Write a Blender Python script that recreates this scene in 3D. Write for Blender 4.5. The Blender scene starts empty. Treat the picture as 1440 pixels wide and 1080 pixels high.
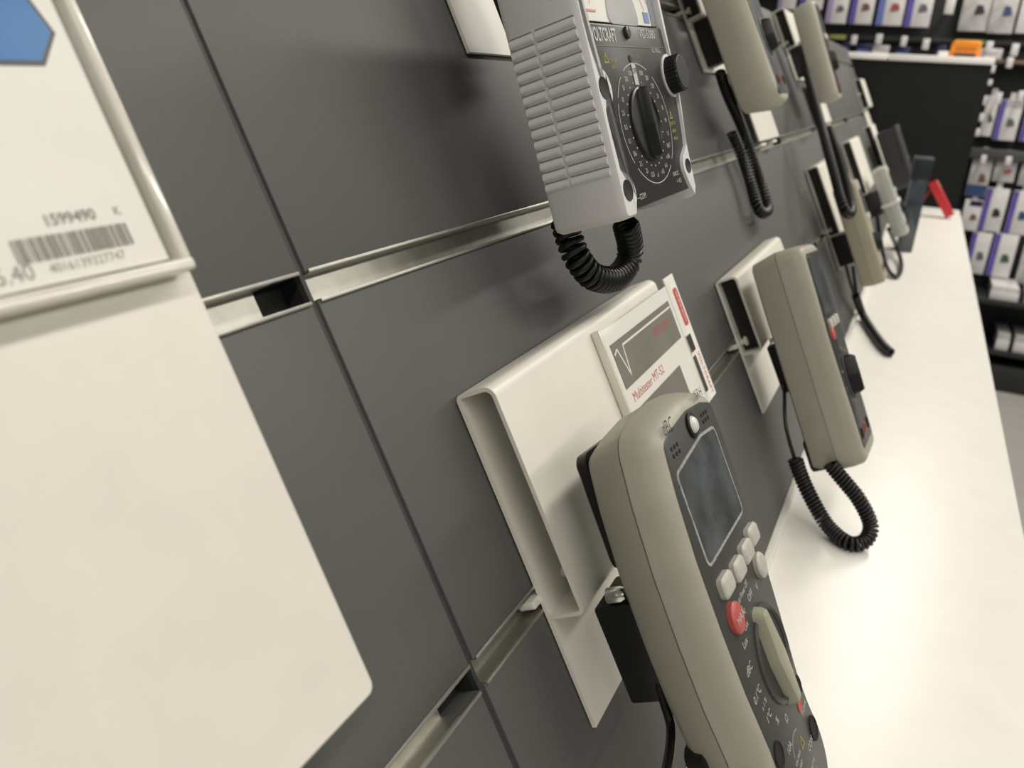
import bpy, bmesh, math, random
from mathutils import Matrix, Vector
random.seed(7)
scene = bpy.context.scene
R = math.radians

# ------------------------------------------------------------------ camera
F_PX = 1159.4738
CAM = Vector((-0.2589, -0.1303, 0.2417))
RW = ((0.43631710, -0.89807719, 0.05554058),
      (-0.30078157, -0.20374849, -0.93167430),
      (0.84803174, 0.38979985, -0.35902402))      # rows: right, down, forward (world)
cd = bpy.data.cameras.new('camera')
cam = bpy.data.objects.new('camera', cd)
scene.collection.objects.link(cam)
cd.sensor_fit = 'HORIZONTAL'; cd.sensor_width = 36.0; cd.lens = F_PX * 36.0 / 1440.0
cd.clip_start = 0.01; cd.clip_end = 60
cd.dof.use_dof = True; cd.dof.focus_distance = 0.45; cd.dof.aperture_fstop = 10.5
m = Matrix.Identity(4)
for i in range(3):
    m[i][0] = RW[0][i]; m[i][1] = -RW[1][i]; m[i][2] = -RW[2][i]; m[i][3] = CAM[i]
cam.matrix_world = m
scene.camera = cam

# ------------------------------------------------------------------ world, lights, exposure
w = bpy.data.worlds.new('shop_ambient'); scene.world = w; w.use_nodes = True
w.node_tree.nodes['Background'].inputs[0].default_value = (1.0, 0.97, 0.91, 1)
w.node_tree.nodes['Background'].inputs[1].default_value = 0.21

def area(name, loc, size, power, color=(1, 0.955, 0.87)):
    l = bpy.data.lights.new(name, 'AREA'); l.shape = 'RECTANGLE'
    l.size, l.size_y = size; l.energy = power; l.color = color
    o = bpy.data.objects.new(name, l); o.location = loc
    scene.collection.objects.link(o)
for lx, pw in ((-2.6, 14), (-0.9, 13), (0.8, 14.5), (2.5, 27), (3.6, 27)):
    for ly in (-0.75, -2.4):
        area('ceiling_lamp', (lx, ly, 1.85), (1.3, 0.22), pw)
vs = scene.view_settings
vs.view_transform = 'Standard'; vs.look = 'None'; vs.gamma = 1.0; vs.use_curve_mapping = False
vs.exposure = -0.12

# ------------------------------------------------------------------ helpers
TH = R(28.0)                                  # the display board leans back by this much
P2W = Matrix.Rotation(-TH, 4, 'X')            # board coordinates (x along, -y out of the board, z up the board) -> world
COL = scene.collection

def unproject_x(px, py, x):
    """photo pixel -> point on the world plane at distance x along the aisle"""
    d = Vector([(px - 720) / F_PX * RW[0][i] + (py - 540) / F_PX * RW[1][i] + RW[2][i] for i in range(3)])
    return CAM + d * ((x - CAM.x) / d.x)

MATS = {}
def mat(name, col, rough=0.5, metal=0.0, noise=0.0, nscale=400.0, bump=0.0, bscale=900.0, coat=0.0, spec=0.5,
        trans=0.0, speck=None):
    if name in MATS: return MATS[name]
    mt = bpy.data.materials.new(name); mt.use_nodes = True
    nt = mt.node_tree; b = nt.nodes['Principled BSDF']
    b.inputs['Base Color'].default_value = (*col, 1)
    b.inputs['Roughness'].default_value = rough
    b.inputs['Metallic'].default_value = metal
    b.inputs['Specular IOR Level'].default_value = spec
    b.inputs['Coat Weight'].default_value = coat
    b.inputs['Transmission Weight'].default_value = trans
    tc = None
    if noise or bump or speck:
        tc = nt.nodes.new('ShaderNodeTexCoord')
    if noise:
        n = nt.nodes.new('ShaderNodeTexNoise'); n.inputs['Scale'].default_value = nscale; n.inputs['Detail'].default_value = 5
        nt.links.new(tc.outputs['Object'], n.inputs['Vector'])
        r = nt.nodes.new('ShaderNodeValToRGB')
        r.color_ramp.elements[0].position = 0.3; r.color_ramp.elements[1].position = 0.7
        r.color_ramp.elements[0].color = (*[c * (1 - noise) for c in col], 1)
        r.color_ramp.elements[1].color = (*[min(1, c * (1 + noise)) for c in col], 1)
        nt.links.new(n.outputs['Fac'], r.inputs['Fac'])
        out = r.outputs['Color']
        if speck:
            v = nt.nodes.new('ShaderNodeTexNoise'); v.inputs['Scale'].default_value = speck[0]; v.inputs['Detail'].default_value = 2
            nt.links.new(tc.outputs['Object'], v.inputs['Vector'])
            r2 = nt.nodes.new('ShaderNodeValToRGB')
            r2.color_ramp.elements[0].position = speck[1]; r2.color_ramp.elements[1].position = speck[1] + 0.04
            r2.color_ramp.elements[0].color = (0, 0, 0, 1)
            mx = nt.nodes.new('ShaderNodeMix'); mx.data_type = 'RGBA'
            nt.links.new(v.outputs['Fac'], r2.inputs['Fac']); nt.links.new(r2.outputs['Color'], mx.inputs[0])
            nt.links.new(out, mx.inputs[6]); mx.inputs[7].default_value = (*speck[2], 1)
            out = mx.outputs[2]
        nt.links.new(out, b.inputs['Base Color'])
    if bump:
        n2 = nt.nodes.new('ShaderNodeTexNoise'); n2.inputs['Scale'].default_value = bscale; n2.inputs['Detail'].default_value = 3
        nt.links.new(tc.outputs['Object'], n2.inputs['Vector'])
        bp = nt.nodes.new('ShaderNodeBump'); bp.inputs['Strength'].default_value = bump; bp.inputs['Distance'].default_value = 0.0005
        nt.links.new(n2.outputs['Fac'], bp.inputs['Height']); nt.links.new(bp.outputs['Normal'], b.inputs['Normal'])
    MATS[name] = mt
    return mt

def clear_mat(name, tint=(1, 1, 1), gloss=0.05, rough=0.3):
    if name in MATS: return MATS[name]
    mt = bpy.data.materials.new(name); mt.use_nodes = True; nt = mt.node_tree
    for n in list(nt.nodes): nt.nodes.remove(n)
    o = nt.nodes.new('ShaderNodeOutputMaterial'); mx = nt.nodes.new('ShaderNodeMixShader')
    t = nt.nodes.new('ShaderNodeBsdfTransparent'); g = nt.nodes.new('ShaderNodeBsdfGlossy')
    t.inputs[0].default_value = (*tint, 1); g.inputs['Roughness'].default_value = rough
    fr = nt.nodes.new('ShaderNodeLayerWeight'); fr.inputs[0].default_value = 0.3
    pw = nt.nodes.new('ShaderNodeMath'); pw.operation = 'POWER'; pw.inputs[1].default_value = 3.0
    ad = nt.nodes.new('ShaderNodeMath'); ad.operation = 'MULTIPLY_ADD'; ad.inputs[1].default_value = gloss; ad.inputs[2].default_value = 0.012
    nt.links.new(fr.outputs['Facing'], pw.inputs[0]); nt.links.new(pw.outputs[0], ad.inputs[0]); nt.links.new(ad.outputs[0], mx.inputs[0])
    nt.links.new(t.outputs[0], mx.inputs[1]); nt.links.new(g.outputs[0], mx.inputs[2]); nt.links.new(mx.outputs[0], o.inputs[0])
    MATS[name] = mt
    return mt

def add_box(bm, x0, x1, y0, y1, z0, z1, bev=0.0, seg=2):
    mtx = Matrix.Translation(((x0 + x1) / 2, (y0 + y1) / 2, (z0 + z1) / 2)) @ Matrix.Diagonal((abs(x1 - x0), abs(y1 - y0), abs(z1 - z0), 1))
    r = bmesh.ops.create_cube(bm, size=1, matrix=mtx)
    if bev:
        es = list({e for v in r['verts'] for e in v.link_edges})
        bmesh.ops.bevel(bm, geom=es, offset=bev, segments=seg, profile=0.5, affect='EDGES')

def finish(name, bm, material, parent=None, mw=None, sharp=38):
    bmesh.ops.recalc_face_normals(bm, faces=bm.faces)
    for f in bm.faces: f.smooth = True
    for e in bm.edges:
        if len(e.link_faces) == 2:
            e.smooth = e.calc_face_angle(0) < R(sharp)
    me = bpy.data.meshes.new(name); bm.to_mesh(me); bm.free()
    me.materials.append(material)
    o = bpy.data.objects.new(name, me); COL.objects.link(o)
    if parent is not None: o.parent = parent
    if mw is not None: o.matrix_world = mw
    return o

def box(name, dims, material, parent=None, bev=0.0, seg=2, mw=None):
    bm = bmesh.new(); add_box(bm, *dims, bev=bev, seg=seg)
    return finish(name, bm, material, parent, mw)

def tag(o, label, cat, group=None):
    o['label'] = label; o['category'] = cat
    if group: o['group'] = group
    return o

def thing(name, label, cat, mw=None, group=None):
    o = bpy.data.objects.new(name, None); o.empty_display_size = 0.02
    COL.objects.link(o)
    if mw is not None: o.matrix_world = mw
    return tag(o, label, cat, group)

def pose(x, y, z, rho=0, phi=0, yaw=0):
    """pose on the leaning board"""
    return P2W @ Matrix.Translation((x, y, z)) @ Matrix.Rotation(R(yaw), 4, 'Z') @ Matrix.Rotation(R(phi), 4, 'X') @ Matrix.Rotation(R(rho), 4, 'Y')

def rpoly(pts, r, n=6):
    """polygon with rounded corners; pts (x, z) or (x, z, radius)"""
    out = []; N = len(pts)
    for i, p in enumerate(pts):
        rr = p[2] if len(p) > 2 else r
        P = Vector(p[:2]); A = Vector(pts[i - 1][:2]); B = Vector(pts[(i + 1) % N][:2])
        a = (A - P); b = (B - P); la, lb = a.length, b.length; a.normalize(); b.normalize()
        ang = a.angle(b)
        if rr <= 0 or ang > R(176): out.append(tuple(P)); continue
        d = min(rr / math.tan(ang / 2), la * 0.48, lb * 0.48); rad = d * math.tan(ang / 2)
        c = P + (a + b).normalized() * (rad / math.sin(ang / 2))
        s = P + a * d - c; e = P + b * d - c
        a0 = math.atan2(s.y, s.x); a1 = math.atan2(e.y, e.x)
        da = (a1 - a0 + math.pi) % (2 * math.pi) - math.pi
        for k in range(n + 1):
            t = a0 + da * k / n
            out.append((c.x + rad * math.cos(t), c.y + rad * math.sin(t)))
    return out

def circ(cx, cz, r, n=24, rz=None):
    rz = rz or r
    return [(cx + r * math.cos(2 * math.pi * k / n), cz + rz * math.sin(2 * math.pi * k / n)) for k in range(n)]

def inset(o, d):
    if not d: return list(o)
    N = len(o)
    ar = sum(o[i][0] * o[(i + 1) % N][1] - o[(i + 1) % N][0] * o[i][1] for i in range(N))
    sg = 1 if ar > 0 else -1
    res = []
    for i in range(N):
        p0 = Vector(o[i - 1]); p = Vector(o[i]); p1 = Vector(o[(i + 1) % N])
        t1 = (p - p0); t2 = (p1 - p)
        if t1.length < 1e-9: t1 = t2
        if t2.length < 1e-9: t2 = t1
        t1.normalize(); t2.normalize()
        n = Vector((-(t1.y + t2.y), t1.x + t2.x)) * sg
        if n.length < 1e-6: n = Vector((-t1.y, t1.x)) * sg
        n.normalize()
        cosv = max(0.5, n.dot(Vector((-t1.y, t1.x)) * sg))
        res.append(tuple(p + n * (d / cosv)))
    return res

def add_slab(bm, outline, layers, caps=(True, True)):
    """loft an (x, z) outline through layers of (y, inset)"""
    rings = []
    for y, d in layers:
        rings.append([bm.verts.new((p[0], y, p[1])) for p in inset(outline, d)])
    N = len(outline)
    for a, b in zip(rings, rings[1:]):
        for i in range(N):
            bm.faces.new((a[i], a[(i + 1) % N], b[(i + 1) % N], b[i]))
    if caps[0]: bm.faces.new(rings[0][::-1])
    if caps[1]: bm.faces.new(rings[-1])

def slab(name, outline, layers, material, parent=None, mw=None, sharp=38):
    bm = bmesh.new(); add_slab(bm, outline, layers)
    return finish(name, bm, material, parent, mw, sharp)

def catmull(pts, n=12):
    P = [Vector(p) for p in pts]; P = [P[0] * 2 - P[1]] + P + [P[-1] * 2 - P[-2]]
    out = []
    for i in range(1, len(P) - 2):
        for k in range(n):
            t = k / n
            out.append(0.5 * ((2 * P[i]) + (P[i + 1] - P[i - 1]) * t + (2 * P[i - 1] - 5 * P[i] + 4 * P[i + 1] - P[i + 2]) * t * t
                              + (3 * P[i] - P[i - 1] - 3 * P[i + 1] + P[i + 2]) * t ** 3))
    out.append(P[-2]); return out

def frames(path):
    T = [(path[min(i + 1, len(path) - 1)] - path[max(i - 1, 0)]).normalized() for i in range(len(path))]
    n = T[0].orthogonal().normalized(); fr = []
    for t in T:
        n = (n - t * n.dot(t)).normalized(); fr.append((t, n, t.cross(n)))
    return fr

def add_tube(bm, path, r, sides=8):
    fr = frames(path); rings = []
    for p, (t, n, b) in zip(path, fr):
        rings.append([bm.verts.new(p + (n * math.cos(2 * math.pi * k / sides) + b * math.sin(2 * math.pi * k / sides)) * r) for k in range(sides)])
    for a, c in zip(rings, rings[1:]):
        for k in range(sides): bm.faces.new((a[k], a[(k + 1) % sides], c[(k + 1) % sides], c[k]))
    bm.faces.new(rings[0][::-1]); bm.faces.new(rings[-1])

def resample(path, step):
    out = [path[0]]; acc = 0
    for a, b in zip(path, path[1:]):
        L = (b - a).length; s = step - acc
        while s < L:
            out.append(a + (b - a) * (s / L)); s += step
        acc = (acc + L) % step
    out.append(path[-1]); return out

def coil(name, pts, rc, rw, pitch, material, parent=None, per=10, sides=6):
    path = resample(catmull(pts, 24), pitch / per); fr = frames(path); hel = []
    for i, (p, (t, n, b)) in enumerate(zip(path, fr)):
        a = 2 * math.pi * i / per
        hel.append(p + (n * math.cos(a) + b * math.sin(a)) * rc)
    bm = bmesh.new(); add_tube(bm, hel, rw, sides)
    return finish(name, bm, material, parent, sharp=80)

def wire(name, pts, r, material, parent=None, sides=8):
    bm = bmesh.new(); add_tube(bm, catmull(pts, 8), r, sides)
    return finish(name, bm, material, parent, sharp=80)

def text(name, s, size, loc, material, parent, align='CENTER', rot=0.0, sx=1.0, bold=0.0):
    """flat print facing -y, reading along +x"""
    cu = bpy.data.curves.new('t', 'FONT'); cu.body = s; cu.size = size; cu.align_x = align; cu.align_y = 'CENTER'
    cu.offset = bold; cu.resolution_u = 3
    to = bpy.data.objects.new('t', cu); COL.objects.link(to)
    bpy.context.view_layer.update()
    me = bpy.data.meshes.new_from_object(to.evaluated_get(bpy.context.evaluated_depsgraph_get()))
    bpy.data.objects.remove(to); bpy.data.curves.remove(cu)
    me.transform(Matrix.Translation(loc) @ Matrix.Rotation(rot, 4, 'Y') @ Matrix.Rotation(R(90), 4, 'X') @ Matrix.Diagonal((sx, 1, 1, 1)))
    me.name = name; me.materials.clear(); me.materials.append(material)
    o = bpy.data.objects.new(name, me); COL.objects.link(o); o.parent = parent
    return o

def rect(name, x0, x1, z0, z1, y, material, parent, t=0.0003):
    return box(name, (x0, x1, y - t, y, z0, z1), material, parent)

def arc_strip(name, cx, cz, rx, rz, a0, a1, wd, y, material, parent, n=28):
    bm = bmesh.new(); pr = None
    for k in range(n + 1):
        a = R(a0 + (a1 - a0) * k / n); c, s = math.cos(a), math.sin(a)
        q = (bm.verts.new((cx + (rx - wd) * c, y, cz + (rz - wd) * s)), bm.verts.new((cx + rx * c, y, cz + rz * s)))
        if pr: bm.faces.new((pr[0], pr[1], q[1], q[0]))
        pr = q
    return finish(name, bm, material, parent)

def lathe(name, prof, loc, material, parent, n=32):
    """prof: (radius, y) pairs turned round the y axis at loc"""
    bm = bmesh.new(); rings = []
    for r, y in prof:
        if r < 1e-6: rings.append([bm.verts.new((loc[0], loc[1] + y, loc[2]))])
        else: rings.append([bm.verts.new((loc[0] + r * math.cos(2 * math.pi * k / n), loc[1] + y, loc[2] + r * math.sin(2 * math.pi * k / n))) for k in range(n)])
    for a, b in zip(rings, rings[1:]):
        for k in range(n):
            q = [a[k % len(a)], a[(k + 1) % len(a)], b[(k + 1) % len(b)], b[k % len(b)]]
            u = []
            for v in q:
                if v not in u: u.append(v)
            if len(u) > 2: bm.faces.new(u)
    return finish(name, bm, material, parent)

# ------------------------------------------------------------------ materials
M_PANEL = mat('grey_laminate', (0.100, 0.100, 0.096), 0.55, noise=0.16, nscale=1400, bump=0.25, bscale=1200, speck=(900, 0.71, (0.2, 0.19, 0.17)))
M_JOINT = mat('joint_strip', (0.04, 0.04, 0.037), 0.6, noise=0.1, nscale=300)
M_CORE = mat('dark_core_board', (0.012, 0.012, 0.012), 0.8, noise=0.2)
M_ALU = mat('brushed_aluminium', (0.50, 0.49, 0.44), 0.42, metal=0.85, noise=0.08, nscale=120, bump=0.08)
M_CREAM = mat('cream_powder_coat', (0.80, 0.775, 0.695), 0.42, noise=0.025, nscale=40, bump=0.12, bscale=1500)
M_WHITE_TOP = mat('white_laminate_top', (0.80, 0.78, 0.73), 0.35, noise=0.02, nscale=25, bump=0.03)
M_BEIGE = mat('beige_grey_plastic', (0.40, 0.385, 0.315), 0.48, noise=0.03, nscale=60, bump=0.1, bscale=2500)
M_TAN = mat('tan_plastic', (0.39, 0.365, 0.27), 0.5, noise=0.03, nscale=60, bump=0.1, bscale=2500)
M_PALE = mat('pale_beige_plastic', (0.52, 0.50, 0.41), 0.5, noise=0.03, nscale=60, bump=0.1, bscale=2500)
M_LGREY = mat('light_grey_plastic', (0.50, 0.50, 0.46), 0.5, noise=0.03, nscale=60)
M_FACE = mat('anthracite_face_plate', (0.055, 0.054, 0.05), 0.42, noise=0.06, nscale=500)
M_FACE2 = mat('dark_face_plate', (0.032, 0.032, 0.03), 0.4, noise=0.06, nscale=500)
M_BLACK = mat('black_plastic', (0.008, 0.008, 0.008), 0.42, noise=0.1, nscale=300)
M_CORD = mat('black_cord_rubber', (0.007, 0.007, 0.007), 0.38, noise=0.1, nscale=300)
M_HOLE = mat('jack_hole_black', (0.003, 0.003, 0.003), 0.7, noise=0.1)
M_RUBBER = mat('white_rubber_holster', (0.70, 0.69, 0.69), 0.55, noise=0.02, nscale=60, bump=0.06, bscale=2000)
M_KEY = mat('pale_grey_key', (0.50, 0.49, 0.44), 0.45, noise=0.08, nscale=500, bump=0.3, bscale=1500)
M_RED = mat('red_key', (0.52, 0.10, 0.085), 0.42, noise=0.1, nscale=400)
M_LCD = mat('grey_lcd', (0.068, 0.078, 0.082), 0.25, noise=0.5, nscale=45, bump=0.15, bscale=150)
M_FILM = mat('frayed_film_edge', (0.36, 0.36, 0.34), 0.5, noise=0.4, nscale=300, bump=0.6, bscale=500)
M_PRINT = mat('pale_print', (0.55, 0.54, 0.50), 0.6, noise=0.05)
M_DPRINT = mat('dark_print', (0.05, 0.05, 0.047), 0.6, noise=0.05)
M_GPRINT = mat('grey_print', (0.23, 0.22, 0.19), 0.6, noise=0.05)
M_YPRINT = mat('yellow_print', (0.42, 0.36, 0.05), 0.6, noise=0.05)
M_RPRINT = mat('red_print', (0.52, 0.09, 0.08), 0.6, noise=0.05)
M_PAPER = mat('white_paper', (0.83, 0.81, 0.75), 0.6, noise=0.015, nscale=30)
M_PLAST = clear_mat('clear_plastic')
M_SILVER = mat('steel_screw', (0.7, 0.7, 0.68), 0.2, metal=1.0, noise=0.05)
M_BLUE = mat('blue_print', (0.018, 0.165, 0.45), 0.6, noise=0.03)
M_BKMET = mat('black_rack_metal', (0.014, 0.015, 0.015), 0.5, noise=0.1, nscale=30)

# ------------------------------------------------------------------ the setting: leaning slotted board
ZT, ZBOT, XL, XEND = 0.421, -0.1651, -1.3, 3.24
SLOTS = [(-0.012, 0.0), (0.168, 0.18), (0.348, 0.36)]
wall = box('wall_back', (XL, XEND, 0.0125, 0.03, ZBOT + 0.016, ZT), M_CORE, mw=P2W)
wall['kind'] = 'structure'
cols = [(XL, 0.0), (0.0, 1.2), (1.2, 2.4), (2.4, XEND)]
rows = [(ZBOT, SLOTS[0][0]), (SLOTS[0][1], SLOTS[1][0]), (SLOTS[1][1], SLOTS[2][0]), (SLOTS[2][1], ZT)]
for i, (a, b) in enumerate(cols):
    g0 = 0.002 if i > 0 else 0; g1 = 0.002 if i < len(cols) - 1 else 0
    for z0, z1 in rows:
        box('panel', (a + g0, b - g1, 0.0, 0.0124, z0, z1), M_PANEL, wall, bev=0.0006, seg=2)
    for z0, z1 in SLOTS:
        x0 = a + g0 + 0.001; x1 = b - g1 - (0.018 if i < len(cols) - 1 else 0)
        path = [(-0.0012, z1 + 0.0012), (-0.0012, z1 - 0.0002), (0.0105, z1 - 0.0002), (0.0105, z0 + 0.0002), (-0.0012, z0 + 0.0002), (-0.0012, z0 - 0.0012)]
        bm = bmesh.new(); t = 0.0004
        # channel as thin boxes: lips, floor, back, roof
        xe = b - g1 - 0.001
        add_box(bm, x0, xe, -0.0013, -0.0001, z1 - 0.0004, z1 + 0.0012, 0.0003)
        add_box(bm, x0, xe, -0.0013, -0.0001, z0 - 0.0012, z0 + 0.0004, 0.0003)
        add_box(bm, x0, x1, -0.0003, 0.0105, z1 - 0.0005, z1)
        add_box(bm, x0, x1, -0.0003, 0.0105, z0, z0 + 0.0005)
        add_box(bm, x0, x1, 0.010, 0.0105, z0, z1)
        finish('rail', bm, M_ALU, wall)
    if i:
        box('joint_strip', (a - 0.0012, a + 0.0012, 0.0012, 0.0125, ZBOT, ZT), M_JOINT, wall)
        box('joint_strip', (a - 0.0019, a - 0.0012, 0.0035, 0.0125, ZBOT, ZT), M_CORE, wall)

# ------------------------------------------------------------------ counter with its white top
ZS = -0.1578
ctr = thing('display_counter', 'long display counter with glossy white top below the leaning grey board', 'counter', Matrix.Translation((0.9, -0.18, -1.05)))
def rel(o, par):
    o.parent = par; o.matrix_parent_inverse = par.matrix_world.inverted(); return o
rel(box('worktop', (XL, 3.2, -0.2958, 0.30, ZS - 0.03, ZS), M_WHITE_TOP, bev=0.001), ctr)
rel(box('upstand', (XL, 3.2, -0.0845, -0.0775, ZS, -0.1462), M_WHITE_TOP, bev=0.0008), ctr)
rel(box('base', (XL, 3.2, -0.26, 0.30, -1.05, ZS - 0.03), mat('counter_base', (0.05, 0.05, 0.05), 0.5, noise=0.1)), ctr)
rel(box('back_support', (XL, 3.2, 0.225, 0.29, ZS, 0.30), M_BKMET), ctr)

# ------------------------------------------------------------------ brackets
def sheet_profile(bm, path, x0, x1, t):
    N = len(path); L = []; Rr = []
    for i in range(N):
        p = Vector(path[i]); a = Vector(path[max(i - 1, 0)]); b = Vector(path[min(i + 1, N - 1)])
        d = (b - a).normalized(); n = Vector((-d.y, d.x)) * t / 2
        L.append(p + n); Rr.append(p - n)
    rings = []
    for x in (x0, x1):
        rings.append(([bm.verts.new((x, q.x, q.y)) for q in L], [bm.verts.new((x, q.x, q.y)) for q in Rr]))
    (l0, r0), (l1, r1) = rings
    for i in range(N - 1):
        bm.faces.new((l0[i], l0[i + 1], l1[i + 1], l1[i])); bm.faces.new((r0[i], r1[i], r1[i + 1], r0[i + 1]))
        bm.faces.new((l0[i], r0[i], r0[i + 1], l0[i + 1])); bm.faces.new((l1[i], l1[i + 1], r1[i + 1], r1[i]))
    bm.faces.new((l0[0], l1[0], r1[0], r0[0])); bm.faces.new((l0[-1], r0[-1], r1[-1], l1[-1]))

def arc2(cy, cz, r, a0, a1, n=6):
    return [(cy + r * math.cos(R(a0 + (a1 - a0) * k / n)), cz + r * math.sin(R(a0 + (a1 - a0) * k / n))) for k in range(n + 1)]

def bracket(label, x0, rail, top, width=0.26, depth=0.0234, tail=-0.0805, fold=-0.018, shade_x=0.013, group='folded white brackets on the board'):
    """top, tail, fold are heights above the rail; local origin at the rail"""
    t = 0.0022
    b = thing('display_bracket', label, 'bracket', pose(x0, 0, rail), group)
    yb, yf = -0.0013 - t / 2, -depth + t / 2
    path = [(yb, tail), (yb, -0.02), (yb, 0.02)]
    path += arc2(yb - 0.0025, top - t / 2 - 0.0025, 0.0025, 0, 90, 4)
    path += arc2(yf + 0.005, top - t / 2 - 0.005, 0.005, 90, 180, 6)
    path += arc2(yf + 0.003, fold + t / 2 + 0.003, 0.003, 180, 270, 5)
    path += [(yb - t * 0.6, fold + t / 2)]
    bm = bmesh.new(); sheet_profile(bm, path, 0, width, t)
    finish('sheet', bm, M_CREAM, b)
    for hx in (-0.007, width - 0.02):
        box('hook', (hx, hx + 0.027, -0.0022, 0.008, -0.0085, -0.004), M_CREAM, b, bev=0.0015, seg=3)
    box('inner_shade', (shade_x, width - 0.004, yf + t * 0.6, yb - t * 0.6, fold + t * 1.2, top - t * 1.2), M_BLACK, b)  # added black block standing in for the shade inside the folded tube
    lathe('bolt', [(0, 0), (0.0045, 0.0004), (0.005, 0.003), (0.0028, 0.003), (0.0028, 0.012)], (shade_x - 0.003, -depth + t + 0.008 + 0.003, -0.006), M_CREAM, b, 14)
    return b

bracket('folded white bracket with clear sign holder and beige multimeter with grey screen', 0.063, 0.0, 0.104, shade_x=0.030)
bracket('short folded white bracket behind beige multimeter whose coiled cord lies on the counter', 0.5465, 0.0, 0.061)
bracket('folded white bracket behind tan meter with humped top', 1.327, 0.0, 0.111)
bracket('folded white bracket behind light grey meter with white band', 2.01, 0.0, 0.121)
bracket('folded white bracket holding dark grey square device near counter end', 2.80, 0.0, 0.131, width=0.2)
bracket('folded white bracket behind white ribbed analogue multimeter', 0.2140, 0.36, 0.075)
bracket('folded white bracket behind pale rounded meter with long hanging coiled cord', 0.811, 0.36, 0.06)
bracket('folded white bracket behind pale flat meter near the top edge of board', 1.59, 0.36, 0.06)
bracket('empty white bracket at far end of board beside black end panel', 3.03, 0.25, 0.045, width=0.18, tail=-0.17, fold=-0.06)

# foreground bracket with the price label
fb = thing('label_bracket', 'large cream plate bracket carrying a barcode price label in clear holder', 'bracket', pose(-0.36, 0, 0.0))
t = 0.0022
path = [(-0.0025, 0.29), (-0.0025, 0.40)] + arc2(-0.005, 0.4075, 0.0025, 0, 90, 3) + arc2(-0.0234 + t / 2 + 0.005, 0.405, 0.005, 90, 180, 5)
ol = rpoly([(0, 0.0385), (0.2845, 0.0385, 0.0035), (0.2885, 0.40, 0.001), (0, 0.40)], 0.002)
slab('front_plate', ol, [(-0.0212, 0.0004), (-0.0214, 0), (-0.0230, 0), (-0.0234, 0.0005)], M_CREAM, fb)
bm = bmesh.new(); sheet_profile(bm, path, 0, 0.288, t); finish('top_fold', bm, M_CREAM, fb)
box('hook', (0.05, 0.08, -0.0025, 0.008, 0.3515, 0.356), M_CREAM, fb, bev=0.0015)
PX = 0.36    # local x = board x + PX
lb = thing('price_label', 'white price label with barcode and blue hexagon in clear holder', 'label', pose(-0.36, 0, 0.0))
rect('paper', 0.02, PX - 0.0845, 0.1915, 0.345, -0.0286, M_PAPER, lb, 0.0005)
box('holder_back', (0.015, PX - 0.0785, -0.0250, -0.0236, 0.1875, 0.35), M_PLAST, lb, bev=0.0003)
box('holder_front', (0.015, PX - 0.0785, -0.0308, -0.0298, 0.1885, 0.35), M_PLAST, lb, bev=0.0004)
M_EDGE = mat('milky_plastic_edge', (0.93, 0.90, 0.80), 0.15, noise=0.04, nscale=80, trans=0.22, coat=0.4)
box('holder_lip', (0.015, PX - 0.0785, -0.0326, -0.0236, 0.1865, 0.1905), M_EDGE, lb, bev=0.0012, seg=3)
box('holder_edge', (PX - 0.0815, PX - 0.0778, -0.0312, -0.0236, 0.190, 0.35), M_EDGE, lb, bev=0.0010, seg=3)
hexp = [(-0.0895, 0.2602), (-0.0965, 0.2515), (-0.1195, 0.2512), (-0.131, 0.265), (-0.1195, 0.2795), (-0.096, 0.2795)]
yq = -0.0292
slab('hexagon_outline', [(x + PX, z) for x, z in inset(hexp, -0.0013)], [(yq + 0.0001, 0), (yq - 0.0001, 0)], M_DPRINT, lb)
slab('hexagon', [(x + PX, z) for x, z in hexp], [(yq - 0.0001, 0), (yq - 0.0003, 0)], M_BLUE, lb)
text('article_number', '1599490', 0.0044, (PX - 0.1095, yq, 0.2078), M_GPRINT, lb, bold=0.00012, sx=1.03)
text('article_letter', 'K', 0.0038, (PX - 0.0945, yq, 0.2078), M_GPRINT, lb)
text('barcode_number', '4016139327747', 0.0036, (PX - 0.1098, yq, 0.1953), M_GPRINT, lb)
text('price', '5.40', 0.0062, (PX - 0.131, yq, 0.1955), M_GPRINT, lb)
bm = bmesh.new(); bx = -0.1285
rb = random.Random(3)
while bx < -0.0935:
    bw = rb.choice((0.0003, 0.0006, 0.0009, 0.0012)); add_box(bm, PX + bx, PX + min(bx + bw, -0.0932), yq - 0.0001, yq, 0.1978, 0.2042)
    bx += bw + rb.choice((0.0003, 0.0003, 0.0006))
finish('barcode', bm, M_GPRINT, lb)

# ------------------------------------------------------------------ price signs that stand in the middle rail
for sx, lab in ((0.925, 'blank white sign plate standing in rail under pale rounded meter'),
                (1.66, 'blank white sign plate standing in rail under pale flat meter')):
    ps = thing('sign_plate', lab, 'sign', pose(sx, 0, 0.18))
    slab('plate', rpoly([(0, -0.001), (0.16, -0.001), (0.16, 0.095), (0, 0.095)], 0.002), [(-0.0150, 0.0004), (-0.0154, 0), (-0.017, 0), (-0.0174, 0.0004)], M_CREAM, ps)
    box('hook', (0.02, 0.05, -0.0152, 0.008, -0.008, -0.004), M_CREAM, ps, bev=0.001)
    box('hook', (0.11, 0.14, -0.0152, 0.008, -0.008, -0.004), M_CREAM, ps, bev=0.001)

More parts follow.
